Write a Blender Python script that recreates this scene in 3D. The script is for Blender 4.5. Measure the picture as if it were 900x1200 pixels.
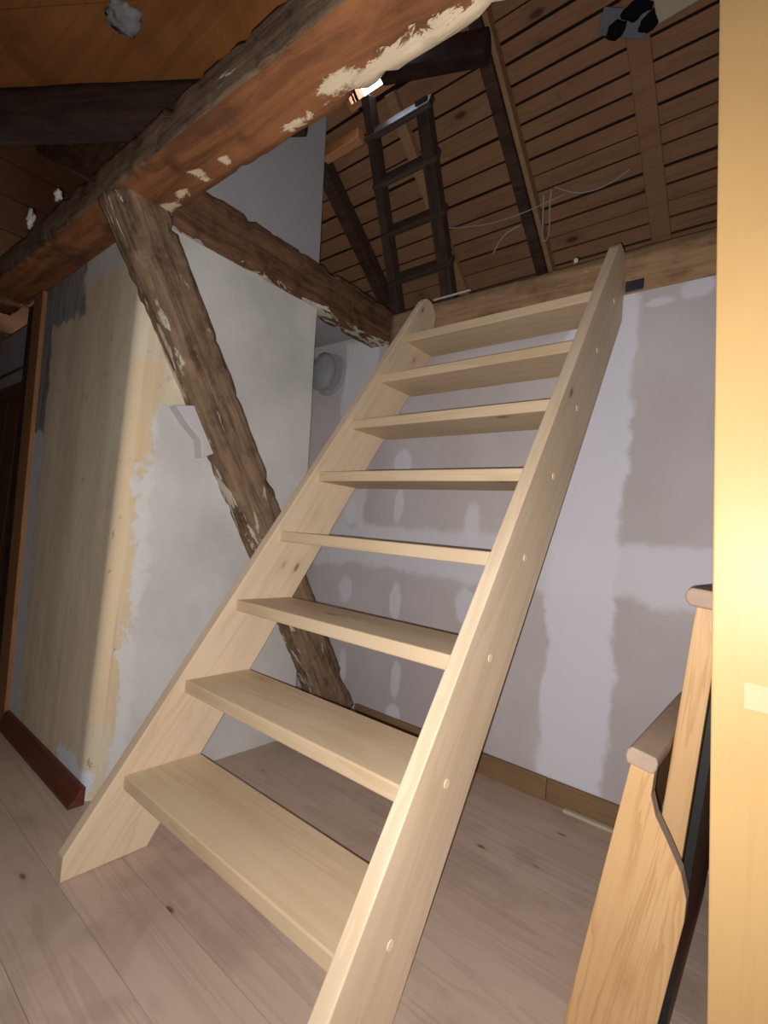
import bpy, bmesh, math, random
from mathutils import Vector, Matrix, noise
random.seed(7)
for o in list(bpy.data.objects): bpy.data.objects.remove(o)
scene = bpy.context.scene
COL = scene.collection
# ------------------------------------------------------------------ camera
cam = bpy.data.cameras.new('camera'); camo = bpy.data.objects.new('camera', cam); COL.objects.link(camo)
cam.sensor_fit = 'VERTICAL'; cam.sensor_height = 36.0; cam.lens = 580.37/1200*36.0
cam.clip_start = 0.02; cam.clip_end = 60
camo.location = (1.41848, -0.67955, 0.96815); camo.rotation_euler = (1.61847, -0.09025, 0.68645)
scene.camera = camo
# ------------------------------------------------------------------ world: hazy daylight sky, seen through the roof hatch only
w = bpy.data.worlds.new('sky'); scene.world = w; w.use_nodes = True
w.node_tree.nodes['Background'].inputs[0].default_value = (0.72, 0.85, 1.0, 1)
w.node_tree.nodes['Background'].inputs[1].default_value = 9.0
# ------------------------------------------------------------------ flash: the torch of the phone, a finger's width from the lens
fl = bpy.data.lights.new('phone_flash_offscreen', 'SPOT'); flo = bpy.data.objects.new('phone_flash_offscreen', fl); COL.objects.link(flo)
fl.energy = 108; fl.color = (1.0, 0.965, 0.945); fl.spot_size = math.radians(172); fl.spot_blend = 1.0; fl.shadow_soft_size = 0.004
M3 = camo.rotation_euler.to_matrix()
flo.location = Vector(camo.location) + M3 @ Vector((-0.014, -0.012, 0.0)); flo.rotation_euler = camo.rotation_euler
# ------------------------------------------------------------------ exposure
scene.view_settings.view_transform = 'Standard'; scene.view_settings.look = 'None'
scene.view_settings.gamma = 1.0; scene.view_settings.use_curve_mapping = False
scene.view_settings.exposure = -0.08

# ================================================================== helpers
def srgb(r, g, b):
    f = lambda c: (c/255/12.92) if c/255 <= 0.04045 else ((c/255+0.055)/1.055)**2.4
    return (f(r), f(g), f(b), 1.0)
class NT:
    def __init__(s, name):
        s.m = bpy.data.materials.new(name); s.m.use_nodes = True; s.t = s.m.node_tree; s.n = s.t.nodes
        s.b = s.n['Principled BSDF']
        s.b.inputs['Specular IOR Level'].default_value = 0.25
    def new(s, ty, **k):
        n = s.n.new(ty)
        for a, v in k.items(): setattr(n, a, v)
        return n
    def link(s, a, b): s.t.links.new(a, b)
    def put(s, sock, v):
        if hasattr(v, 'links') or isinstance(v, bpy.types.NodeSocket): s.link(v, sock)
        else: sock.default_value = v
    def math(s, op, a, b=None, c=None, clamp=False):
        n = s.new('ShaderNodeMath', operation=op, use_clamp=clamp)
        s.put(n.inputs[0], a)
        if b is not None: s.put(n.inputs[1], b)
        if c is not None: s.put(n.inputs[2], c)
        return n.outputs[0]
    def mix(s, f, a, b, blend='MIX'):
        n = s.new('ShaderNodeMix', data_type='RGBA', blend_type=blend)
        s.put(n.inputs[0], f); s.put(n.inputs[6], a); s.put(n.inputs[7], b)
        return n.outputs[2]
    def coord(s, which='Object', rnd=False):
        v = s.new('ShaderNodeTexCoord').outputs[which]
        if rnd:
            r = s.new('ShaderNodeObjectInfo').outputs['Random']
            n = s.new('ShaderNodeVectorMath', operation='MULTIPLY_ADD')
            cmb = s.new('ShaderNodeCombineXYZ')
            for i in range(3): s.link(r, cmb.inputs[i])
            s.link(cmb.outputs[0], n.inputs[0]); n.inputs[1].default_value = (7.3, 11.7, 5.1); s.link(v, n.inputs[2])
            v = n.outputs[0]
        return v
    def noise(s, v, sc, det=4, rough=0.55, dist=0.0, stretch=None):
        if stretch:
            mp = s.new('ShaderNodeMapping'); mp.inputs['Scale'].default_value = stretch; s.link(v, mp.inputs[0]); v = mp.outputs[0]
        n = s.new('ShaderNodeTexNoise'); s.link(v, n.inputs['Vector'])
        n.inputs['Scale'].default_value = sc; n.inputs['Detail'].default_value = det
        n.inputs['Roughness'].default_value = rough; n.inputs['Distortion'].default_value = dist
        return n.outputs['Fac']
    def ramp(s, v, lo, hi):
        n = s.new('ShaderNodeMapRange', interpolation_type='SMOOTHSTEP'); s.link(v, n.inputs[0])
        n.inputs[1].default_value = lo; n.inputs[2].default_value = hi
        return n.outputs[0]
    def bump(s, h, strength, dist=0.01):
        n = s.new('ShaderNodeBump'); n.inputs['Strength'].default_value = strength; n.inputs['Distance'].default_value = dist
        s.link(h, n.inputs['Height']); s.link(n.outputs[0], s.b.inputs['Normal'])
    def done(s, col, rough=0.6):
        s.put(s.b.inputs['Base Color'], col); s.put(s.b.inputs['Roughness'], rough)
        return s.m

def wood(name, base, dark, axis=0, grain=9.0, knots=0.5, rough=0.6, fine=0.35, knotcol=(92, 55, 28), bump=0.12, stain=None, kscale=2.6, ring_amt=0.3):
    """planed or sawn board; grain runs along the given object axis"""
    t = NT(name); v = t.coord('Object', True)
    st = [grain]*3; st[axis] = grain*0.055
    g = t.noise(v, 1.0, 3, 0.5, 1.1, st)
    st2 = [90.0]*3; st2[axis] = 2.2
    f = t.noise(v, 1.0, 2, 0.6, 0.2, st2)
    # growth-ring lines
    ring = t.math('FRACT', t.math('MULTIPLY', g, 7.0))
    ring = t.ramp(ring, 0.45, 1.0)
    fac = t.math('ADD', t.math('MULTIPLY', ring, ring_amt), t.math('MULTIPLY', f, fine), clamp=True)
    col = t.mix(fac, srgb(*base), srgb(*dark))
    big = t.noise(v, 2.3, 2, 0.5)
    col = t.mix(t.math('MULTIPLY', t.ramp(big, 0.42, 0.72), 0.35), col, srgb(*dark))
    if stain:
        sn = t.noise(v, 3.1, 5, 0.62, 0.4)
        col = t.mix(t.math('MULTIPLY', t.ramp(sn, stain[3], stain[3]+0.16), stain[4]), col, srgb(*stain[:3]))
    if knots > 0:
        mp = t.new('ShaderNodeMapping'); s3 = [kscale*2.4]*3; s3[axis] = kscale; mp.inputs['Scale'].default_value = s3; t.link(v, mp.inputs[0])
        vo = t.new('ShaderNodeTexVoronoi'); t.link(mp.outputs[0], vo.inputs['Vector']); vo.inputs['Scale'].default_value = 1.0
        d = vo.outputs['Distance']
        sel = t.ramp(t.new('ShaderNodeSeparateColor').outputs[0], 0, 1) if False else None
        sc = t.new('ShaderNodeSeparateColor'); t.link(vo.outputs['Color'], sc.inputs[0])
        pick = t.math('GREATER_THAN', sc.outputs[0], 1.0-knots)
        k = t.math('SUBTRACT', 1.0, t.ramp(d, 0.05, 0.13)); k = t.math('MULTIPLY', k, pick)
        halo = t.math('MULTIPLY', t.math('SUBTRACT', 1.0, t.ramp(d, 0.1, 0.34)), t.math('MULTIPLY', pick, 0.35))
        col = t.mix(halo, col, srgb(*dark)); col = t.mix(t.math('MULTIPLY', k, 0.8), col, srgb(*knotcol))
    if bump: t.bump(t.math('ADD', f, ring), bump, 0.002)
    return t.done(col, rough)

def old_timber(name, base, dark, pale=None, pale_amt=0.6, axis=0, rough=0.85, bump=0.7, edge=None):
    """weathered hewn timber: streaks, pits and left-over plaster"""
    t = NT(name); v = t.coord('Object', True)
    st = [34.0]*3; st[axis] = 3.0
    g = t.noise(v, 1.0, 7, 0.7, 0.5, st)
    b = t.noise(v, 9.0, 6, 0.65, 0.3)
    fac = t.math('ADD', t.math('MULTIPLY', t.ramp(g, 0.35, 0.68), 0.65), t.math('MULTIPLY', t.ramp(b, 0.4, 0.7), 0.45), clamp=True)
    col = t.mix(fac, srgb(*base), srgb(*dark))
    if pale:
        pn = t.noise(v, 16.0, 7, 0.7, 0.6, [1.0 if i != axis else 0.3 for i in range(3)])
        col = t.mix(t.ramp(pn, pale_amt, pale_amt+0.035), col, srgb(*pale))
        if edge is not None:      # plaster left along the lower arris
            sz = t.new('ShaderNodeSeparateXYZ'); t.link(t.coord('Object'), sz.inputs[0])
            e = t.math('ADD', t.math('SUBTRACT', edge, sz.outputs[2]), t.math('MULTIPLY', t.math('SUBTRACT', pn, 0.56), 0.22))
            col = t.mix(t.ramp(e, 0.0, 0.006), col, srgb(*pale))
    t.bump(t.math('ADD', g, t.math('MULTIPLY', b, 0.6)), bump, 0.012)
    return t.done(col, rough)

def plain(name, c, rough=0.5, metal=0.0, var=0.15, sc=18):
    t = NT(name); v = t.coord('Object')
    n = t.noise(v, sc, 5, 0.6)
    col = t.mix(t.math('MULTIPLY', n, var*2), srgb(*c), srgb(*[x*0.55 for x in c]))
    t.b.inputs['Metallic'].default_value = metal
    t.bump(n, 0.15, 0.003)
    return t.done(col, rough)

# masks on walls: world metres, edges roughened by noise so that filler and paint end raggedly
def rect_mask(t, a, b, a0, a1, b0, b1, wob, soft=0.012):
    d = t.math('MINIMUM', t.math('MINIMUM', t.math('SUBTRACT', a, a0), t.math('SUBTRACT', a1, a)),
               t.math('MINIMUM', t.math('SUBTRACT', b, b0), t.math('SUBTRACT', b1, b)))
    return t.ramp(t.math('ADD', d, wob), -soft, soft)
def blob_mask(t, a, b, ca, cb, ra, rb, wob, soft=0.25):
    da = t.math('DIVIDE', t.math('SUBTRACT', a, ca), ra); db = t.math('DIVIDE', t.math('SUBTRACT', b, cb), rb)
    r = t.math('SQRT', t.math('ADD', t.math('MULTIPLY', da, da), t.math('MULTIPLY', db, db)))
    return t.math('SUBTRACT', 1.0, t.ramp(t.math('ADD', r, wob), 1.0-soft, 1.0+soft))

# ------------------------------------------------------------------ mesh builders
def mesh_obj(name, verts, faces, mat, parent=None, smooth=False, bevel=0, seg=2, mats=None, fm=None):
    me = bpy.data.meshes.new(name); me.from_pydata([tuple(v) for v in verts], [], faces)
    bm = bmesh.new(); bm.from_mesh(me); bmesh.ops.recalc_face_normals(bm, faces=bm.faces); bm.to_mesh(me); bm.free()
    me.materials.append(mat)
    for m in (mats or []): me.materials.append(m)
    if fm:
        for p, i in zip(me.polygons, fm): p.material_index = i
    if smooth:
        for p in me.polygons: p.use_smooth = True
    o = bpy.data.objects.new(name, me); COL.objects.link(o)
    if parent: o.parent = parent
    if bevel:
        m = o.modifiers.new('bevel', 'BEVEL'); m.width = bevel; m.segments = seg; m.limit_method = 'ANGLE'
    return o
def box_vf(x0, x1, y0, y1, z0, z1):
    v = [(x, y, z) for x in (x0, x1) for y in (y0, y1) for z in (z0, z1)]
    f = [(0, 1, 3, 2), (4, 6, 7, 5), (0, 4, 5, 1), (2, 3, 7, 6), (0, 2, 6, 4), (1, 5, 7, 3)]
    return v, f
def box(name, x0, x1, y0, y1, z0, z1, mat, parent=None, bevel=0, **k):
    v, f = box_vf(x0, x1, y0, y1, z0, z1); return mesh_obj(name, v, f, mat, parent, bevel=bevel, **k)
def prism(name, poly, axis, a0, a1, mat, parent=None, bevel=0, **k):
    """poly in the two other axes, pushed along axis from a0 to a1"""
    n = len(poly); v = []
    for a in (a0, a1):
        for p in poly:
            q = list(p); q.insert(axis, a); v.append(q)
    f = [tuple(range(n)), tuple(range(2*n-1, n-1, -1))] + [(i, (i+1) % n, n+(i+1) % n, n+i) for i in range(n)]
    return mesh_obj(name, v, f, mat, parent, bevel=bevel, **k)
def bar(name, p0, p1, w, h, mat, parent=None, up=(0, 0, 1), bevel=0, **k):
    """straight squared bar; w across, h along 'up'; mesh local x runs along the bar"""
    p0, p1 = Vector(p0), Vector(p1); d = p1-p0; L = d.length; x = d.normalized()
    y = Vector(up).cross(x).normalized(); z = x.cross(y)
    v, f = box_vf(0, L, -w/2, w/2, -h/2, h/2)
    o = mesh_obj(name, v, f, mat, None, bevel=bevel, **k)
    m = Matrix((x, y, z)).transposed().to_4x4(); m.translation = p0
    o.matrix_world = m
    if parent: o.parent = parent
    return o
def hewn(name, p0, p1, w, h, mat, up=(0, 0, 1), amp=0.012, seg=40, seed=0, mats=None, side_mat=None, parent=None, taper=1.0, per=5, chip=0.0):
    """rough timber: section of 4*per points with worn arrises, pushed in and out along its length"""
    p0, p1 = Vector(p0), Vector(p1); d = p1-p0; L = d.length; x = d.normalized()
    y = Vector(up).cross(x).normalized(); z = x.cross(y)
    ring = []
    for s in range(4):
        for i in range(per):
            u = -1+2*i/per
            ring.append(((u, -1), (1, u), (-u, 1), (-1, -u))[s])
    vs, fs, fm = [], [], []; n = len(ring); off = Vector((seed*13.7, seed*5.1, seed*3.3))
    for k in range(seg+1):
        t = k/seg; sc = 1+(taper-1)*t
        bend = Vector((0, noise.noise(Vector((t*2.2, seed, 0)))*amp*0.5, noise.noise(Vector((t*2.2, seed, 9)))*amp*0.5))
        for (a, b) in ring:
            l = max(abs(a), abs(b)); c = abs(a*b)
            q = Vector((t*L, a*w/2*sc, b*h/2*sc)); q.y *= 1-0.07*c**3; q.z *= 1-0.07*c**3
            nn = noise.fractal(Vector((q.x*9, q.y*14, q.z*14))+off, 0.5, 2.2, 5)*amp*0.32
            if chip: nn -= max(0.0, noise.noise(Vector((q.x*21, q.y*15, q.z*15))+off*2)-0.2)*chip*c
            dirn = Vector((0, a, b)).normalized(); q += dirn*nn + bend
            vs.append(q)
    for k in range(seg):
        for i in range(n):
            fs.append((k*n+i, k*n+(i+1) % n, (k+1)*n+(i+1) % n, (k+1)*n+i)); fm.append((side_mat or [0]*4)[i//per])
    fs.append(tuple(range(n-1, -1, -1))); fm.append(0); fs.append(tuple(seg*n+i for i in range(n))); fm.append(0)
    o = mesh_obj(name, vs, fs, mat, None, mats=mats, fm=fm, smooth=True)
    m = Matrix((x, y, z)).transposed().to_4x4(); m.translation = p0; o.matrix_world = m
    if parent: o.parent = parent
    return o
def tube(name, pts, r, mat, parent=None, res=6, cyc=False):
    c = bpy.data.curves.new(name, 'CURVE'); c.dimensions = '3D'; c.bevel_depth = r; c.bevel_resolution = 2; c.use_fill_caps = True
    s = c.splines.new('NURBS'); s.points.add(len(pts)-1)
    for p, q in zip(s.points, pts): p.co = (*q, 1)
    s.use_endpoint_u = True; s.order_u = 3; s.use_cyclic_u = cyc; s.resolution_u = res
    o = bpy.data.objects.new(name, c); dg = bpy.context.evaluated_depsgraph_get()
    COL.objects.link(o); bpy.context.view_layer.update()
    me = bpy.data.meshes.new_from_object(o.evaluated_get(bpy.context.evaluated_depsgraph_get()))
    bpy.data.objects.remove(o); me.name = name; me.materials.clear(); me.materials.append(mat)
    for p in me.polygons: p.use_smooth = True
    o = bpy.data.objects.new(name, me); COL.objects.link(o)
    if parent: o.parent = parent
    return o
def disc(name, c, r, h, axis, mat, parent=None, n=20, bevel=0, r2=None):
    vs = []
    for k, rr in ((0, r), (1, r2 if r2 else r)):
        for i in range(n):
            a = 2*math.pi*i/n; p = [math.cos(a)*rr, math.sin(a)*rr]; p.insert(axis, k*h)
            vs.append(Vector(p)+Vector(c))
    fs = [tuple(range(n)), tuple(range(2*n-1, n-1, -1))]+[(i, (i+1) % n, n+(i+1) % n, n+i) for i in range(n)]
    return mesh_obj(name, vs, fs, mat, parent, bevel=bevel)
def lump(name, c, r, mat, seed=0, sub=2, parent=None, rag=1.0):
    bm = bmesh.new(); bmesh.ops.create_icosphere(bm, subdivisions=sub, radius=1)
    for v in bm.verts:
        k = 1+rag*0.5*noise.noise(v.co*1.7+Vector((seed*3.1, 0, seed)))+rag*0.6*noise.noise(v.co*4.0+Vector((0, seed*2.3, 0)))
        v.co = Vector((v.co.x*r[0]*k, v.co.y*r[1]*k, v.co.z*r[2]*k))
    me = bpy.data.meshes.new(name); bm.to_mesh(me); bm.free(); me.materials.append(mat)
    for p in me.polygons: p.use_smooth = True
    o = bpy.data.objects.new(name, me); COL.objects.link(o); o.location = c
    if parent: o.parent = parent
    return o
def tag(o, label, cat, group=None):
    o['label'] = label; o['category'] = cat
    if group: o['group'] = group
    return o
def struct(o, label=None, cat=None):
    o['kind'] = 'structure'
    if label: o['label'] = label
    if cat: o['category'] = cat
    return o
def thing(name, loc=(0, 0, 0)):
    o = bpy.data.objects.new(name, None); COL.objects.link(o); o.location = loc; o.empty_display_size = 0.1
    return o

# ================================================================== materials
SPRUCE_Y = wood('fresh_spruce_stringer', (220, 198, 170), (192, 165, 131), 0, 8.0, 0.42, 0.5, 0.25, (120, 78, 46), 0.05, kscale=4.2)
SPRUCE_X = wood('fresh_spruce_tread', (212, 189, 158), (184, 156, 120), 0, 8.0, 0.25, 0.5, 0.25, (120, 78, 46), 0.05, kscale=4.2)
PLUG = plain('plug_wood', (238, 216, 180), 0.5, 0, 0.05)
FLOOR = wood('old_pine_floor', (196, 173, 156), (164, 140, 123), 0, 10.0, 0.28, 0.6, 0.3, (84, 62, 50), 0.1, stain=(140, 116, 100, 0.5, 0.28), kscale=6.0)
FLOORGAP = plain('subfloor_dust', (120, 100, 86), 0.9)
ROOFB = wood('roof_board', (166, 124, 91), (124, 88, 62), 0, 9.0, 0.5, 0.75, 0.4, (62, 38, 24), 0.15)
UNDERLAY = plain('roof_underlay', (38, 30, 26), 0.95)
RAFTER = old_timber('rafter_timber', (92, 68, 54), (56, 42, 36), None, 0.6)
RAFTERP = wood('rafter_pine', (176, 140, 104), (140, 104, 72), 0, 9.0, 0.4, 0.75)
BRACE = old_timber('brace_timber', (148, 122, 98), (70, 52, 40), (196, 184, 168), 0.63, edge=-0.082)
TIE = old_timber('tie_timber', (124, 90, 64), (58, 38, 27), (200, 190, 174), 0.70, edge=-0.088)
BEAMSIDE = old_timber('beam_side', (136, 112, 90), (66, 50, 40), (206, 194, 176), 0.70)
def beam_bottom():
    t = NT('beam_underside'); v = t.coord('Object')
    sx = t.new('ShaderNodeSeparateXYZ'); t.link(v, sx.inputs[0]); x, y, z = sx.outputs
    g = t.noise(v, 1.0, 6, 0.65, 0.6, (2.0, 16.0, 16.0)); b = t.noise(v, 5.0, 5, 0.6, 0.3)
    col = t.mix(t.ramp(g, 0.35, 0.7), srgb(150, 98, 62), srgb(100, 64, 42))
    col = t.mix(t.ramp(b, 0.55, 0.75), col, srgb(92, 58, 38))
    # planed-off pale spots along the arris and a row of old lath marks
    pn = t.math('MULTIPLY', t.math('SUBTRACT', t.noise(v, 24.0, 7, 0.75, 0.5, (0.5, 1, 1)), 0.5), 1.0)
    d = t.ramp(t.math('ADD', y, t.math('MULTIPLY', pn, 0.25)), 0.045, 0.052)
    rng = t.ramp(t.math('ADD', x, t.math('MULTIPLY', pn, 0.6)), 2.55, 2.62)
    pale = t.math('MULTIPLY', d, rng)
    for (cx, cy, rx, ry) in ((1.73, 0.06, 0.06, 0.016), (1.87, 0.045, 0.035, 0.018), (2.0, 0.03, 0.022, 0.022), (2.12, 0.038, 0.018, 0.016), (2.40, 0.06, 0.05, 0.012), (2.56, 0.03, 0.05, 0.018), (2.68, 0.055, 0.08, 0.016)):
        pale = t.math('MAXIMUM', pale, blob_mask(t, x, y, cx, cy, rx, ry, t.math('MULTIPLY', pn, 5.0)))
    col = t.mix(pale, col, srgb(222, 203, 172))
    t.bump(t.math('ADD', g, t.math('MULTIPLY', b, 0.6)), 0.5, 0.01)
    return t.done(col, 0.8)
BEAMBOT = beam_bottom()
DARKT = old_timber('dark_joist', (70, 50, 42), (38, 28, 26), (150, 140, 128), 0.82)
PLATE = old_timber('wall_plate_timber', (172, 140, 106), (120, 92, 66), (206, 184, 150), 0.66, bump=0.3)
ORANGE = wood('stained_ceiling_board', (150, 96, 52), (108, 66, 36), 0, 5.0, 0.3, 0.7, 0.3, (80, 45, 25), 0.1, stain=(112, 64, 34, 0.48, 0.6))
BROWN = wood('brown_board', (104, 74, 52), (74, 50, 36), 2, 7.0, 0.3, 0.75)
BROWNY = wood('brown_board_side', (112, 74, 46), (78, 50, 32), 1, 6.0, 0.3, 0.75)
BROWNX = wood('brown_board_flat', (120, 80, 48), (80, 52, 34), 0, 7.0, 0.3, 0.75)
POSTW = wood('orange_pine_post', (158, 114, 76), (118, 78, 50), 2, 9.0, 0.4, 0.65)
REDTRIM = wood('red_brown_skirting', (104, 60, 44), (72, 40, 30), 0, 9.0, 0.0, 0.45)
BASEW = wood('tan_skirting', (142, 114, 84), (112, 86, 60), 0, 9.0, 0.2, 0.6)
JAMB = wood('yellow_birch_post', (196, 160, 108), (182, 144, 92), 2, 14.0, 0.0, 0.42, 0.25, (150, 100, 60), 0.05, ring_amt=0.12)
JAMBPLUG = plain('post_plug', (214, 176, 136), 0.5, 0, 0.08)
BED = wood('old_pine_bed', (204, 168, 122), (168, 120, 76), 2, 22.0, 0.35, 0.45, 0.4, (130, 80, 44), 0.05, ring_amt=0.35, kscale=5.0)
BEDDUST = plain('dusty_pine', (176, 152, 132), 0.8, 0, 0.2, 30)
DARKV = wood('dark_veneer', (128, 90, 68), (92, 62, 48), 2, 8.0, 0, 0.5)
BLACK = plain('black_edge', (40, 40, 40), 0.5, 0, 0.1)
METAL = plain('dark_steel', (88, 90, 98), 0.4, 0.7, 0.15)
GREYMETAL = plain('grey_metal', (120, 120, 132), 0.5, 0.3, 0.2)
SOOT = plain('black_foam', (18, 17, 18), 0.95)
FOAM = plain('white_foam', (215, 208, 200), 0.8, 0, 0.2, 40)
MORTAR = plain('grey_mortar', (150, 146, 148), 0.9, 0, 0.35, 60)
CREAM = plain('cream_board', (196, 184, 160), 0.7, 0, 0.1)
CABLE = plain('cable_sheath', (186, 178, 176), 0.5, 0, 0.05)
PLASTER = plain('white_plaster', (198, 196, 196), 0.9, 0, 0.08, 12)
GREYPL = plain('grey_plaster', (168, 166, 170), 0.9, 0, 0.12, 6)
PLASTIC = NT('clear_plastic'); PLASTIC.b.inputs['Transmission Weight'].default_value = 0.6; PLASTIC.b.inputs['IOR'].default_value = 1.35
PLASTIC.bump(PLASTIC.noise(PLASTIC.coord(), 25, 3), 0.4, 0.01); PLASTIC = PLASTIC.done(srgb(210, 210, 214), 0.12)

def far_wall_mat():
    t = NT('filled_plasterboard'); v = t.coord('Object')
    s = t.new('ShaderNodeSeparateXYZ'); t.link(v, s.inputs[0]); x, y, z = s.outputs
    n1 = t.math('SUBTRACT', t.noise(v, 3.0, 5, 0.6), 0.5); n2 = t.math('SUBTRACT', t.noise(v, 14.0, 5, 0.65), 0.5)
    wob = t.math('ADD', t.math('MULTIPLY', n1, 0.16), t.math('MULTIPLY', n2, 0.05))
    cl = t.noise(v, 1.6, 4, 0.6)
    col = t.mix(t.ramp(cl, 0.35, 0.7), srgb(186, 178, 179), srgb(200, 193, 194))
    filler = srgb(220, 219, 228)
    hz = rect_mask(t, x, z, -1.4, 3, 0.80, 1.02, wob, 0.02); col = t.mix(t.math('MULTIPLY', hz, 0.75), col, filler)
    vt = rect_mask(t, x, z, 0.665, 0.925, -1, 3, wob, 0.015); col = t.mix(t.math('MULTIPLY', vt, 0.9), col, filler)
    vt2 = rect_mask(t, x, z, -0.62, -0.37, 1.0, 2.05, wob, 0.015); col = t.mix(t.math('MULTIPLY', vt2, 0.9), col, srgb(214, 214, 218))
    wb = t.math('MULTIPLY', n2, 1.2)
    for (cx, cz, rx, rz) in ((-0.47, 1.08, .04, .07), (-0.14, 1.13, .028, .09), (0.29, 1.06, .04, .085), (-0.14, 1.35, .05, .07), (-0.11, .64, .035, .09), (0.29, .69, .045, .08),
                             (-0.46, .66, .05, .07), (-0.43, .23, .03, .10), (-0.066, .27, .032, .085), (-0.06, .09, .045, .05), (1.125, 1.95, .055, .035), (1.0, 1.93, .05, .018)):
        col = t.mix(t.math('MULTIPLY', blob_mask(t, x, z, cx, cz, rx, rz, wb), 0.75), col, filler)
    t.bump(t.math('ADD', n1, n2), 0.12, 0.01)
    return t.done(col, 0.85)
FARWALL = far_wall_mat()

def left_wall_mat():
    t = NT('beige_paint_and_filler'); v = t.coord('Object')
    s = t.new('ShaderNodeSeparateXYZ'); t.link(v, s.inputs[0]); x, y, z = s.outputs
    n1 = t.math('SUBTRACT', t.noise(v, 4.0, 5, 0.6), 0.5); n2 = t.math('SUBTRACT', t.noise(v, 22.0, 6, 0.7, 0.4), 0.5)
    wob = t.math('ADD', t.math('MULTIPLY', n1, 0.20), t.math('MULTIPLY', n2, 0.09))
    # old yellowed paint with streaks and pits
    st = t.noise(v, 1.0, 4, 0.6, 0.3, (9, 9, 1.2))
    col = t.mix(t.ramp(st, 0.35, 0.7), srgb(218, 205, 180), srgb(202, 186, 160))
    dirt = t.noise(v, 16.0, 5, 0.65); col = t.mix(t.math('MULTIPLY', t.ramp(dirt, 0.58, 0.75), 0.35), col, srgb(150, 128, 98))
    # yellower band next to the filled corner, then broken paint flecks
    u = t.math('ADD', t.math('ADD', x, y), 0.385)          # runs round the corner: 0 at the corner, + on the side wall
    ed = rect_mask(t, u, z, 0.05, 0.17, 0.25, 1.5, t.math('MULTIPLY', n2, 0.12), 0.02)
    col = t.mix(t.math('MULTIPLY', ed, 0.5), col, srgb(222, 192, 148))
    pk = t.math('MULTIPLY', rect_mask(t, u, z, 0.05, 0.12, 0.1, 0.95, wob, 0.01), t.ramp(t.noise(v, 13, 5, 0.7, 0.0, (1, 1, .6)), 0.6, 0.64))
    col = t.mix(t.math('MULTIPLY', pk, 0.75), col, srgb(140, 108, 76))
    # white filler on the side wall; the paint reaches further round higher up
    lim = t.math('ADD', t.math('ADD', 0.135, t.math('MULTIPLY', z, 0.01)), t.math('MULTIPLY', t.ramp(t.math('ADD', z, t.math('MULTIPLY', n1, 0.3)), 1.30, 1.62), 0.9))
    upr = t.math('MAXIMUM', t.ramp(y, 0.30, 0.36), t.ramp(t.math('ADD', t.math('ADD', y, 0.05), t.math('MULTIPLY', t.math('SUBTRACT', z, 2.02), 0.626)), 0.0, 0.02))                               # beyond the brace all is white
    wm = t.ramp(t.math('ADD', t.math('SUBTRACT', u, lim), wob), -0.006, 0.012)
    wm = t.math('MAXIMUM', wm, upr)
    cl = t.noise(v, 2.5, 4, 0.6)
    wcol = t.mix(t.ramp(cl, 0.35, 0.7), srgb(208, 206, 202), srgb(190, 188, 184))
    col = t.mix(wm, col, wcol)
    tr = t.math('MULTIPLY', t.math('MULTIPLY', rect_mask(t, u, z, 0.08, 0.2, 0.0, 1.45, wob, 0.02), wm), 0.6)
    col = t.mix(tr, col, srgb(222, 220, 218))
    # grey filler smeared along the post, white lower down
    sft = t.math('ADD', x, t.math('ADD', 1.20, t.math('MULTIPLY', z, 0.107)))      # distance from the leaning post
    g = rect_mask(t, sft, z, -0.3, 0.135, 1.28, 2.3, wob, 0.01)
    g2 = rect_mask(t, sft, z, -0.3, 0.50, 1.79, 2.3, wob, 0.012)
    g = t.math('MAXIMUM', g, g2)
    col = t.mix(g, col, t.mix(t.ramp(t.noise(v, 1.0, 4, 0.6, 0.5, (14, 14, 2)), 0.4, 0.65), srgb(150, 148, 146), srgb(112, 110, 110)))
    wl = rect_mask(t, sft, z, -0.3, 0.12, -0.2, 1.30, wob, 0.008); col = t.mix(wl, col, srgb(204, 206, 214))
    bl = rect_mask(t, u, z, -0.16, 0.10, -0.1, 0.10, wob, 0.008); col = t.mix(bl, col, srgb(216, 218, 228))
    t.bump(t.math('ADD', t.math('ADD', n1, n2), t.math('MULTIPLY', wm, 0.3)), 0.22, 0.01)
    return t.done(col, 0.85)
LEFTWALL = left_wall_mat()

# ================================================================== the setting
XW, XE, YS, YN = -2.6, 2.7, -2.65, 3.1
fo = struct(box('floor', XW, XE, YS, 1.42, -0.12, -0.024, FLOORGAP), 'bare old pine plank floor under the staircase', 'floor')
pv, pf = box_vf(XW, XE, 0.0006, 0.1564, -0.024, 0.0)
k = -15; pm = None
while -0.295+k*0.157 < 1.40:
    y = -0.295+k*0.157
    if pm is None:
        o = mesh_obj('plank', pv, pf, FLOOR, fo); pm = o.data
    else:
        o = bpy.data.objects.new('plank', pm); COL.objects.link(o); o.parent = fo
    o.location = (random.uniform(-.02, .02)*0, y, random.uniform(-0.0008, 0.0))
    k += 1

# far plasterboard wall below the loft
struct(box('wall_far', -1.25, XE, 1.32, 1.42, 0, 1.985, FARWALL), 'grey plasterboard wall with pale filler stripes behind the staircase', 'wall')
# alcove behind the end of the side wall: soffit and end
struct(box('wall_alcove', -1.25, -1.15, 0.9, 1.32, 0, 2.05, GREYPL), 'grey plaster end of the alcove behind the side wall', 'wall')
# soffit drawn over the alcove
struct(box('ceiling_alcove', -1.25, -0.42, 0.86, 1.32, 2.085, 2.12, GREYPL), 'grey plaster soffit over the alcove', 'ceiling')
box_w = struct(box('wall_far_head', -1.25, -0.315, 1.32, 1.42, 1.985, 2.12, FARWALL), 'strip of plasterboard above the alcove wall', 'wall')

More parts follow.
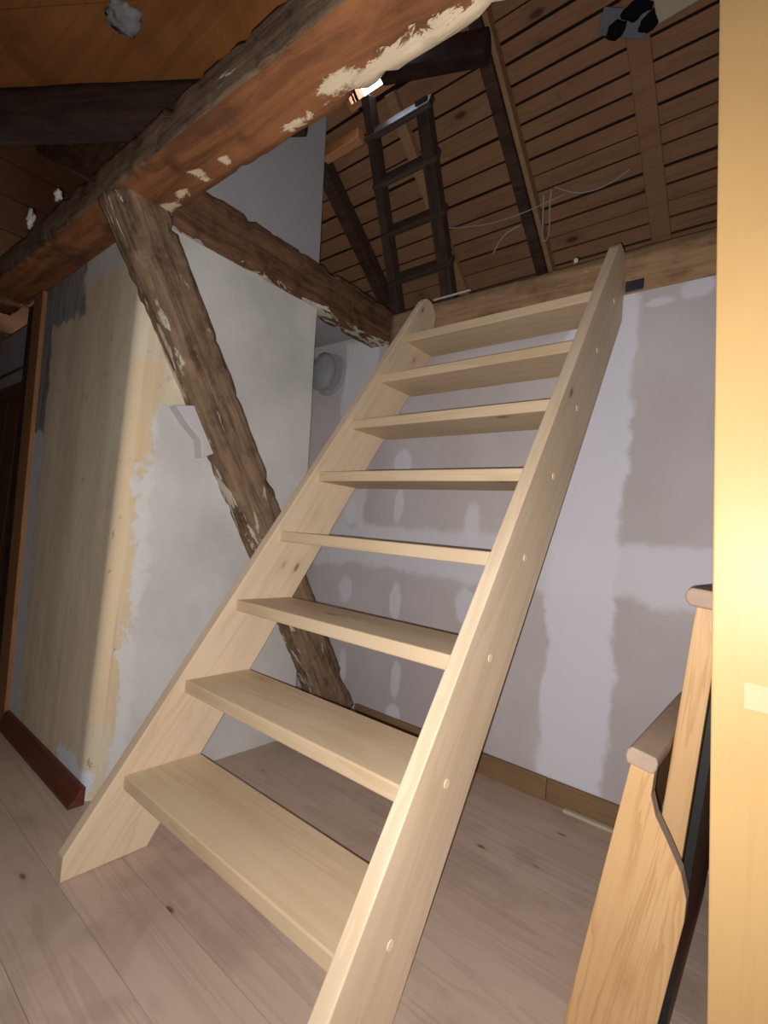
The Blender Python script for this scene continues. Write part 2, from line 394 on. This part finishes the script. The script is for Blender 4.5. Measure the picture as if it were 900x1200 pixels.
# beige and white corner wall: painted front, rounded corner, filled side
plan = [(-1.45, 0.16), (-1.45, 0.04)]
R0 = 0.045
for i in range(9):
    a = -math.pi/2+i/8*math.pi/2
    plan.append((-0.345-R0+math.cos(a)*R0, 0.04+R0+math.sin(a)*R0))
ys = 18
for i in range(1, ys+1): plan.append((-0.345, 0.085+(0.935-0.085)*i/ys))
plan += [(-0.46, 0.935), (-0.46, 0.16)]
vs, fs = [], []; n = len(plan); ZN = 24
for kz in range(ZN+1):
    z = 2.0*kz/ZN
    for i, (x, y) in enumerate(plan):
        yy = y
        if y > 0.5: yy = y+(0.935-0.055*z-0.935)*((y-0.5)/0.435)
        xx = x
        if abs(x+0.345) < 1e-6 or y == 0.04: xx += 0.006*noise.noise(Vector((x*3, y*3, z*3)))
        if x == -1.45: xx = -1.205-0.105*z
        vs.append((xx, yy, z))
for kz in range(ZN):
    for i in range(n): fs.append((kz*n+i, kz*n+(i+1) % n, (kz+1)*n+(i+1) % n, (kz+1)*n+i))
fs += [tuple(range(n)), tuple(ZN*n+i for i in range(n-1, -1, -1))]
struct(mesh_obj('wall_left', vs, fs, LEFTWALL), 'beige painted wall with rounded corner and white filled side', 'wall')
# its upper part above the tie beam
prism_pts = [(0.10, 2.0), (0.825, 2.0), (0.765, 2.96), (0.45, 2.78), (0.10, 2.55)]
struct(prism('wall_upper', prism_pts, 0, -0.46, -0.345, GREYPL), 'grey plastered wall end rising above the tie beam', 'wall')

# walls round the rest of the attic room
struct(box('wall_right', XE, XE+0.1, YS, YN, 0, 4.5, BROWN), 'unseen wall on the right side of the attic, dark brown against bounced light', 'wall')  # out of view; dark boarding added to cut bounced light
struct(box('wall_west', XW-0.1, XW, YS, YN, 0, 4.5, BROWN), 'brown boarded wall on the left side of the attic', 'wall')
struct(box('wall_rear', XW, XE, YS-0.1, YS, 0, 2.3, BROWN), 'unseen wall behind the photographer, dark brown against bounced light', 'wall')  # closes the room unseen, coloured dark to keep bounce low
# boarded partition left of the post
pa = struct(box('wall_partition', XW, -1.75, 0.16, 0.2, 0, 2.05, UNDERLAY), 'partition of brown boards beside the post', 'wall')
x = -1.57
while x > -2.5:
    box('board', x-0.245, x, 0.14, 0.16, 0, 1.60, BROWN, pa, bevel=0.003); x -= 0.25
box('plaster_field', -2.59, -1.80, 0.125, 0.16, 1.64, 2.0, GREYPL, pa, bevel=0.004)
box('rail', -2.59, -1.57, 0.118, 0.16, 1.735, 1.75, BROWN, pa)
box('ledge', -2.59, -1.57, 0.10, 0.16, 1.58, 1.645, BROWN, pa, bevel=0.004)
for i in range(9):
    box('board', XW, XW+0.02, YS, 0.6, 2.06+i*0.22, 2.06+i*0.22+0.212, BROWNY, bpy.data.objects['wall_west'], bevel=0.003)
# boarded back of the loft on the left, seen above the beam
at = struct(box('wall_attic', XW, -0.46, 0.62, 0.66, 2.12, 3.9, UNDERLAY), 'brown boarded back of the loft above the main beam', 'wall')
for i in range(8):
    box('board', XW, -0.47, 0.60, 0.62, 2.13+i*0.22, 2.13+i*0.22+0.212, BROWNX, at, bevel=0.003)

# loft floor beyond the far wall
lf = struct(box('floor_loft', XW, XE, 1.44, 3.0, 2.13, 2.165, FLOORGAP), 'loft floor beyond the wall plate', 'floor')

# ------------------------------------------------------------------ roof: slope rising towards the room, open hatch, ridge, rear slope
SL = 0.78
def rz(y): return 2.71+SL*(2.2-y)
nrm = Vector((0, -SL, -1)).normalized()        # points down into the room
def slab(name, x0, x1, ya, yb, off, th, mat, parent=None, bevel=0):
    """board lying in the far roof slope between ya and yb, its lower face 'off' below the roof line"""
    v = []
    for x_ in (x0, x1):
        for y_ in (ya, yb):
            for o_ in (off, off-th):
                p = Vector((x_, y_, rz(y_)))+nrm*o_; v.append(p)
    f = [(0, 1, 3, 2), (4, 6, 7, 5), (0, 4, 5, 1), (2, 3, 7, 6), (0, 2, 6, 4), (1, 5, 7, 3)]
    return mesh_obj(name, v, f, mat, parent, bevel=bevel)
HX0, HX1, HY0, HY1 = -0.66, -0.16, 0.60, 1.22
ce = thing('ceiling', (0, 2.2, 2.71)); struct(ce, 'boarded roof slope of pine planks over the loft', 'roof')
ce.location = (0, 0, 0)
RY0, RY1 = 0.2, 3.0
slab('underlay', XW, HX0, RY0, RY1, -0.03, 0.03, UNDERLAY, ce)
slab('underlay', HX1, XE, RY0, RY1, -0.03, 0.03, UNDERLAY, ce)
slab('underlay', HX0, HX1, RY0, HY0, -0.03, 0.03, UNDERLAY, ce)
slab('underlay', HX0, HX1, HY1, RY1, -0.03, 0.03, UNDERLAY, ce)
def bays(x0, x1, ystart, pitch, mat, gap):
    y_ = RY1; i = 0
    while y_ > ystart:
        p = pitch*random.uniform(0.92, 1.08); g = gap*random.uniform(0.6, 1.6)
        a, b = y_-p+g, y_
        if not (x1 > HX0 and x0 < HX1 and a < HY1 and b > HY0):
            slab('board', x0, x1, a, b, random.uniform(-0.003, 0.003), 0.02, mat, ce)
        else:
            if x0 < HX0: slab('board', x0, HX0, a, b, 0, 0.02, mat, ce)
            if x1 > HX1: slab('board', HX1, x1, a, b, 0, 0.02, mat, ce)
        y_ -= p
bays(-2.4, 0.18, 0.22, 0.088, ROOFB, 0.008)
bays(0.18, XE, 0.9, 0.068, ROOFB, 0.007)
# rear slope and gables close the roof space
v, f = [(XW, 0.2, rz(.2)+.05), (XE, 0.2, rz(.2)+.05), (XE, YS-0.1, 2.15), (XW, YS-0.1, 2.15), (XW, 0.2, rz(.2)+.15), (XE, 0.2, rz(.2)+.15), (XE, YS-0.1, 2.3), (XW, YS-0.1, 2.3)], [(0, 1, 2, 3), (4, 7, 6, 5), (0, 4, 5, 1), (1, 5, 6, 2), (2, 6, 7, 3), (3, 7, 4, 0)]
struct(mesh_obj('ceiling_rear', v, f, ROOFB), 'rear roof slope over the photographer', 'roof')

# hatch lining
hx = thing('roof_hatch', (0, 0, 0)); tag(hx, 'open roof hatch with pale timber lining letting in daylight', 'hatch')
LIN = wood('hatch_lining', (214, 150, 104), (176, 112, 70), 0, 8.0, 0.0, 0.6)
slab('lining_board', HX0-0.02, HX1+0.02, HY1, HY1+0.025, 0.03, 0.16, LIN, hx)
slab('lining_board', HX0-0.02, HX1+0.02, HY0-0.025, HY0, 0.03, 0.16, LIN, hx)
slab('lining_board', HX0-0.025, HX0, HY0, HY1, 0.03, 0.16, LIN, hx)
slab('lining_board', HX1, HX1+0.025, HY0, HY1, 0.03, 0.16, LIN, hx)

# ------------------------------------------------------------------ rafters
def rafter(x0, x1, ya, yb, off0, th, mat, label):
    o = slab('rafter', x0, x1, ya, yb, off0+th, th, mat, None, bevel=0.006); return tag(o, label, 'rafter', 'rafters of the boarded roof')
rafter(0.14, 0.205, 0.9, 2.9, 0.004, 0.09, RAFTER, 'dark weathered rafter between the lit and the dim roof boards')
o = rafter(0.207, 0.235, 0.9, 2.9, 0.004, 0.07, RAFTERP, 'pale batten nailed along the dark rafter'); 
rafter(0.765, 0.86, 0.9, 2.9, 0.004, 0.018, ROOFB, 'flat board rafter below the black foam bracket')
rafter(-0.43, -0.365, 1.26, 2.9, 0.004, 0.05, RAFTERP, 'pale pine rafter behind the ladder below the hatch')
rafter(-1.06, -0.97, 1.3, 2.9, 0.004, 0.10, RAFTER, 'dark heavy rafter beside the plastered wall end')
rafter(1.46, 1.55, 0.9, 2.9, 0.004, 0.018, ROOFB, 'flat board rafter near the right attic wall')
tag(bar('trimmer_beam', (-0.33, 1.093, 3.402), (0.22, 1.235, 3.32), 0.09, 0.12, DARKT, bevel=0.008), 'dark trimmer beam crossing the roof above the ladder', 'beam')
tag(bar('purlin', (-0.965, 1.30, 3.335), (-0.66, 1.30, 3.335), 0.06, 0.07, LIN, bevel=0.006), 'warm pine purlin left of the roof hatch', 'beam')

# ================================================================== staircase
Z1, G, RI, T, W, D, TH = 0.23196, 0.155175, 0.24, 0.0375, 0.8442, 0.2312, 0.0371
YF, YK = -0.0247, 0.2403
st = thing('open_staircase', (0, 0, 0)); tag(st, 'steep new spruce staircase with open treads against the grey plasterboard wall', 'staircase')
sl = G/RI
def yfront(z): return YF+(z-Z1)*sl
prof = [(-0.134, 0.0), (-0.134, Z1+(-0.134-YF)/sl), (yfront(2.118), 2.118), (1.222, 2.143), (1.262, 2.138), (1.301, 2.100), (1.301, Z1+(1.301-YK)/sl), (YK-Z1*sl, 0.0)]
ANG = math.atan2(RI, G)
def stringer(x0, x1):
    # built with its grain along local x, then turned to the pitch
    c, s = math.cos(ANG), math.sin(ANG)
    loc = [(y*c+z*s, -y*s+z*c) for y, z in prof]
    n = len(loc); v = [(a, 0.0, b) for a, b in loc]+[(a, -(x1-x0), b) for a, b in loc]
    f = [tuple(range(n)), tuple(range(2*n-1, n-1, -1))]+[(i, (i+1) % n, n+(i+1) % n, n+i) for i in range(n)]
    o = mesh_obj('stringer', v, f, SPRUCE_Y, None, bevel=0.003)
    # local x -> (0,c,s); local y -> -X ; local z -> (0,-s,c)
    o.matrix_world = Matrix(((0, -1, 0, x0), (c, 0, -s, 0), (s, 0, c, 0), (0, 0, 0, 1)))
    o.parent = st
    return o
sL = stringer(-TH, 0.0); sR = stringer(W, W+TH)
for i in range(8):
    y, z = i*G, Z1+i*RI
    d = min(D, 1.300-y)
    tr = box('tread', 0, W, 0, d, -T, 0, SPRUCE_X, st, bevel=0.004); tr.location = (0, y, z)
pl = None
imR = sR.matrix_world.inverted()
for i in range(8):
    if pl is None:
        p_ = disc('plug', (0, 0, 0), 0.0095, 0.0025, 0, PLUG, None, 18, 0.0008); pl = p_.data
    else:
        p_ = bpy.data.objects.new('plug', pl); COL.objects.link(p_)
    p_.parent = sR; p_.matrix_parent_inverse = imR
    p_.location = (W+TH-0.001, 0.100+i*G, Z1-0.009+i*RI)
tag(box('angle_bracket', 0.885, 0.950, 1.2965, 1.3045, 1.984, 2.026, METAL, bevel=0.002), 'dark steel bracket fixing the stair top to the wall plate', 'bracket')

# ------------------------------------------------------------------ wall plate over the far wall
tag(hewn('wall_plate', (-0.30, 1.392, 2.075), (2.68, 1.392, 2.075), 0.165, 0.18, PLATE, amp=0.006, seg=60, seed=3), 'sawn timber wall plate along the top of the plasterboard wall', 'beam')
# ------------------------------------------------------------------ main beam, tie beam, brace
tag(hewn('main_beam', (-2.0, -0.055, 2.068), (2.6, 0.06, 2.068), 0.185, 0.135, BEAMSIDE, amp=0.008, seg=160, per=7, seed=5, mats=[BEAMBOT], side_mat=[1, 0, 0, 0], chip=0.05), 'thick old main beam with orange underside and pale scraped patches', 'beam')
tag(hewn('tie_beam', (-0.375, 0.11, 2.10), (-0.375, 1.44, 2.10), 0.13, 0.20, TIE, amp=0.010, seg=70, per=7, seed=8, chip=0.06), 'dark brown tie beam running from main beam to wall plate', 'beam')
tag(hewn('brace', (-0.315, -0.05, 2.02), (-0.315, 1.18, 0.055), 0.11, 0.186, BRACE, up=(0, 0.85, 0.53), amp=0.010, seg=110, seed=11, chip=0.035, per=8), 'slanting weathered timber brace set into the white wall', 'beam')
# loose white plaster patch on the brace edge
mesh_pts = [(0.175, 1.365), (0.262, 1.385), (0.352, 1.225), (0.298, 1.195), (0.285, 1.26), (0.225, 1.31)]
tag(prism('plaster_patch', mesh_pts, 0, -0.345, -0.29, PLASTER, bevel=0.004), 'white plaster block stuck against the edge of the brace', 'plaster')

# ------------------------------------------------------------------ leaning post and its neighbours
pp = [(-1.34, 0.0), (-1.20, 0.0), (-1.41, 2.0), (-1.545, 2.0)]
tag(prism('timber_post', pp, 1, 0.022, 0.13, POSTW, bevel=0.004), 'orange pine post at the end of the beige wall', 'post')
pp = [(-1.56, 0.0), (-1.345, 0.0), (-1.55, 2.0), (-1.74, 2.0)]
tag(prism('timber_post', pp, 1, 0.05, 0.14, DARKT, bevel=0.004), 'dark brown post beside the boarded partition', 'post')

# ------------------------------------------------------------------ skirtings
sk = [(0.0, 0.0), (0.0, 0.0)]
prof_s = [(0.04, 0.0), (-0.008, 0.0), (-0.008, 0.012), (0.012, 0.026), (0.020, 0.05), (0.028, 0.058), (0.04, 0.058)]
struct(prism('baseboard_left', prof_s, 0, -1.20, -0.335, REDTRIM, bevel=0.0015), 'red-brown moulded skirting below the beige wall', 'skirting')
struct(box('baseboard_far', -0.30, 0.72, 1.300, 1.32, 0, 0.085, BASEW, bevel=0.003), 'tan skirting board under the plasterboard wall', 'skirting')
struct(box('baseboard_far_end', 0.722, 2.68, 1.300, 1.32, 0, 0.085, BASEW, bevel=0.003), 'tan skirting board continuing past its joint', 'skirting')
tag(box('wood_strip', 0.80, 1.9, 1.268, 1.29, 0, 0.012, CREAM, bevel=0.002), 'thin pale wood strip lying along the far skirting', 'strip')

# ------------------------------------------------------------------ planed post close by
jp = thing('planed_post', (1.42, 0.31, 0)); tag(jp, 'smooth yellow planed post standing in front of the bed ends', 'post')
prism('shaft', [(1.359-1.42, 0), (1.54-1.42, 0), (1.447-1.42, 2.4), (1.266-1.42, 2.4)], 1, -0.03, 0.03, JAMB, jp, bevel=0.003, seg=3)
prism('plug', [(1.372-1.42, 0.755), (1.415-1.42, 0.755), (1.4135-1.42, 0.795), (1.3705-1.42, 0.795)], 1, -0.0312, -0.02, JAMBPLUG, jp, bevel=0.0006)

# ------------------------------------------------------------------ bed ends leaning by the post
def leaning(name, loc, tilt=9.5):
    o = thing(name, loc); o.rotation_euler = (0, math.radians(tilt), 0); return o
fb = leaning('bed_end', (1.100, 0.40, 0.0)); tag(fb, 'low pine bed end with curved shoulder and dusty cap leaning on edge', 'bed end')
# wing plank facing the stairs: S-curved shoulder
wing = [(0, 0), (0.150, 0), (0.148, 0.34), (0.143, 0.375), (0.125, 0.412), (0.094, 0.448), (0.064, 0.48), (0.048, 0.51), (0.044, 0.55), (0, 0.55)]
prism('wing_plank', wing, 1, 0.0, 0.034, BED, fb, bevel=0.002, mats=[BEDDUST], fm=[0, 0]+[1 if 2 <= i <= 7 else 0 for i in range(len(wing))])
fb.scale = (0.95, 1.0, 1.065)
o = box('panel', 0.004, 0.022, 0.034, 0.54, 0.02, 0.55, BED, fb)
cap = [(-0.005, 0.55), (0.042, 0.55), (0.047, 0.56), (0.047, 0.572), (0.042, 0.58), (-0.004, 0.58), (-0.010, 0.572), (-0.010, 0.56)]
prism('cap_rail', cap, 1, -0.012, 0.56, BEDDUST, fb, bevel=0.003)
hb = leaning('bed_end', (1.195, 0.525, 0.0), 5.0); tag(hb, 'tall pine bed end post with rounded cap leaning beside the planed post', 'bed end')
prism('post', [(0, 0), (0.046, 0), (0.046, 0.885), (0, 0.885)], 1, 0.0, 0.04, BED, hb, bevel=0.003)
cap2 = [(-0.010, 0.885), (0.060, 0.885), (0.066, 0.897), (0.060, 0.922), (-0.012, 0.922), (-0.020, 0.912), (-0.020, 0.897)]
prism('cap_rail', cap2, 1, -0.012, 0.40, BEDDUST, hb, bevel=0.005)
box('panel', 0.010, 0.028, 0.04, 0.40, 0.03, 0.885, BED, hb)
db = leaning('veneer_board', (1.2465, 0.515, 0.0), 5.0); tag(db, 'dark brown veneered board with black edge leaning against the bed end', 'board')
box('board', 0.0, 0.014, 0.006, 0.62, 0.0, 0.86, DARKV, db)
box('edge_band', -0.0005, 0.0145, 0.0, 0.006, 0.0, 0.86, BLACK, db)

# ------------------------------------------------------------------ ladder in the loft
la = thing('wooden_ladder', (-0.34, 1.74, 2.165)); tag(la, 'dark old wooden ladder rising to the roof hatch', 'ladder')
def lad(x, s): return Vector((x, 1.745-s*0.45, 2.165+s))    # s metres above the loft floor
def rel(v): return v-Vector((-0.34, 1.74, 2.165))
LADW = old_timber('ladder_wood', (84, 68, 58), (56, 46, 42), None, bump=0.12, rough=0.28)
bar('rail', rel(lad(-0.545, 0)), rel(lad(-0.51, 1.24)), 0.055, 0.07, LADW, la, up=(0, 1, 0.4), bevel=0.004)
bar('rail', rel(lad(-0.165, 0)), rel(lad(-0.165, 1.10)), 0.075, 0.06, LADW, la, up=(0, 1, 0.4), bevel=0.004)
for s in (0.13, 0.37, 0.61, 0.85, 1.07):
    a, b = lad(-0.56, s), lad(-0.105, s)
    bar('rung', rel(a)+Vector((0, -0.01, 0)), rel(b)+Vector((0, -0.01, 0)), 0.035, 0.075, LADW, la, up=(0, 0.3, 1), bevel=0.01, seg=3)

# ------------------------------------------------------------------ ceiling boards and joist above the main beam on the left
dj = (Vector((-0.178, 0.12, 0))-Vector((-0.894, -0.316, 0))).normalized()
A0 = Vector((-0.894, -0.316, 2.43)); 
tag(hewn('ceiling_joist', A0-dj*1.4+Vector((-0.03, 0.05, -0.01)), A0+dj*1.15+Vector((-0.03, 0.05, -0.01)), 0.12, 0.14, DARKT, amp=0.01, seg=40, seed=21), 'dark joist under the orange ceiling boards', 'joist')
cb = struct(thing('ceiling_boards', (0, 0, 0)), 'orange stained ceiling boards over the main beam', 'ceiling')
nj = Vector((dj.y, -dj.x, 0))
q0 = Vector((-0.894, -0.316, 2.50))
for i in range(6):
    a0, a1 = i*0.30+0.001, (i+1)*0.30-0.003
    P = []
    for aa in (a0, a1):
        for t_ in (-1.5, 1.3):
            P.append(q0+dj*t_+nj*(aa-0.06))
    v = [P[0], P[1], P[3], P[2]]; v = v+[p+Vector((0, 0, 0.025)) for p in v]
    mesh_obj('board', v, [(0, 1, 2, 3), (7, 6, 5, 4), (0, 4, 5, 1), (1, 5, 6, 2), (2, 6, 7, 3), (3, 7, 4, 0)], ORANGE, cb)
v0 = [Vector((-0.30, 0.18, 2.505)), Vector((0.25, -0.02, 2.505)), Vector((0.9, 0.5, 2.505)), Vector((0.2, 0.75, 2.505))]
tag(lump('mortar_lump', (-0.245, -0.15, 2.493), (0.06, 0.045, 0.010), MORTAR, 3, 3), 'grey mortar lump stuck to the orange ceiling boards', 'mortar')
tag(lump('mortar_lump', (-2.25, 0.585, 2.95), (0.07, 0.03, 0.05), MORTAR, 6), 'dull grey lump on the brown boards at the loft back', 'mortar')
tag(hewn('attic_strut', (-0.60, 0.22, 2.32), (-2.5, 0.22, 3.42), 0.10, 0.27, old_timber('strut_timber', (134, 100, 70), (84, 60, 44), None), amp=0.01, seg=30, seed=31), 'slanting brown strut rising behind the main beam', 'beam')
tag(prism('plaster_scrap', [(-2.55, 3.62), (-2.1, 3.35), (-1.6, 3.2), (-1.6, 3.5), (-2.0, 3.75), (-2.5, 3.78)], 1, 0.565, 0.595, PLASTER, bevel=0.003), 'pale plaster field showing between strut and joist', 'plaster')

# ------------------------------------------------------------------ foam, cables, bracket and pipe
for i, (c, r) in enumerate((((-1.10, -0.13, 2.16), (.016, .014, .034)), ((-0.80, -0.12, 2.155), (.016, .012, .02)))):
    tag(lump('foam_bit', c, r, FOAM, 40+i, 3), ('torn white foam tuft on the dark end of the main beam', 'small white foam tuft on the main beam above the brace')[i], 'foam')
tag(lump('foam_bit', (0.681, 1.313, 2.178), (.010, .010, .012), FOAM, 44), 'tiny white foam bit on the wall plate near the stair top', 'foam')
tag(bar('light_gap_strip', (-0.02, 1.302, 2.172), (0.19, 1.302, 2.172), 0.008, 0.006, FOAM), 'thin white strip on the wall plate standing in for daylight through a gap', 'strip')  # solid white strip in place of daylight shining through an eave gap
def cable(pts, r, label): return tag(tube('cable', pts, r, CABLE), label, 'cable', 'loose cables under the roof boards')
cable([(-0.353, 1.755, 2.907), (-0.109, 1.809, 2.865), (0.105, 1.821, 2.856), (0.309, 1.813, 2.862), (0.414, 1.804, 2.869)], 0.003, 'long thin cable stretched across the dark rafter')
cable([(0.371, 1.765, 2.9), (0.44, 1.807, 2.866), (0.522, 1.83, 2.849), (0.636, 1.829, 2.849), (0.733, 1.801, 2.871)], 0.003, 'thin cable sagging towards the flat board rafter')
cable([(0.312, 1.764, 2.879), (0.273, 1.868, 2.798), (0.245, 1.936, 2.744), (0.259, 1.955, 2.729), (0.296, 1.918, 2.758), (0.330, 1.810, 2.842), (0.357, 1.755, 2.885)], 0.004, 'cable hanging in a narrow loop over the dark rafter')
cable([(-0.068, 1.945, 2.759), (-0.008, 1.898, 2.796), (0.07, 1.869, 2.818), (0.141, 1.864, 2.822)], 0.005, 'short pale cable end curving over the lit roof boards')
bk = thing('beam_shoe', (0.81, 1.40, 3.21)); tag(bk, 'grey metal shoe smeared with black foam at the top of the board rafter', 'bracket')
bar('plate', (-0.115, -0.04, 0.055), (0.06, 0.03, -0.01), 0.09, 0.012, GREYMETAL, bk, up=(0, -SL, -1), bevel=0.002)
for i, (c, r) in enumerate((((-0.055, -0.01, 0.01), (.04, .03, .03)), ((0.02, -0.03, 0.03), (.06, .035, .025)), ((0.06, 0.02, -0.01), (.035, .03, .03)))):
    lump('foam_smear', c, r, SOOT, 50+i, 2, bk)
tag(bar('collar_board', (0.90, 1.40, 3.23), (2.4, 1.33, 3.28), 0.11, 0.03, CREAM, up=(0, SL, 1), bevel=0.003), 'cream painted board running right from the black foam bracket', 'board')

pi = thing('pipe_stub', (-0.74, 1.30, 1.89)); tag(pi, 'pipe stub wrapped in clear plastic set into the alcove wall', 'pipe')
disc('mortar_collar', (0, 0.0, 0), 0.125, 0.02, 1, GREYPL, pi, 28, 0.006)
disc('pipe', (-0.02, -0.07, 0.01), 0.062, 0.075, 1, METAL, pi, 28, 0.004)
lump('plastic_wrap', (0, -0.05, 0), (0.10, 0.05, 0.11), PLASTIC, 60, 3, pi, 0.15)
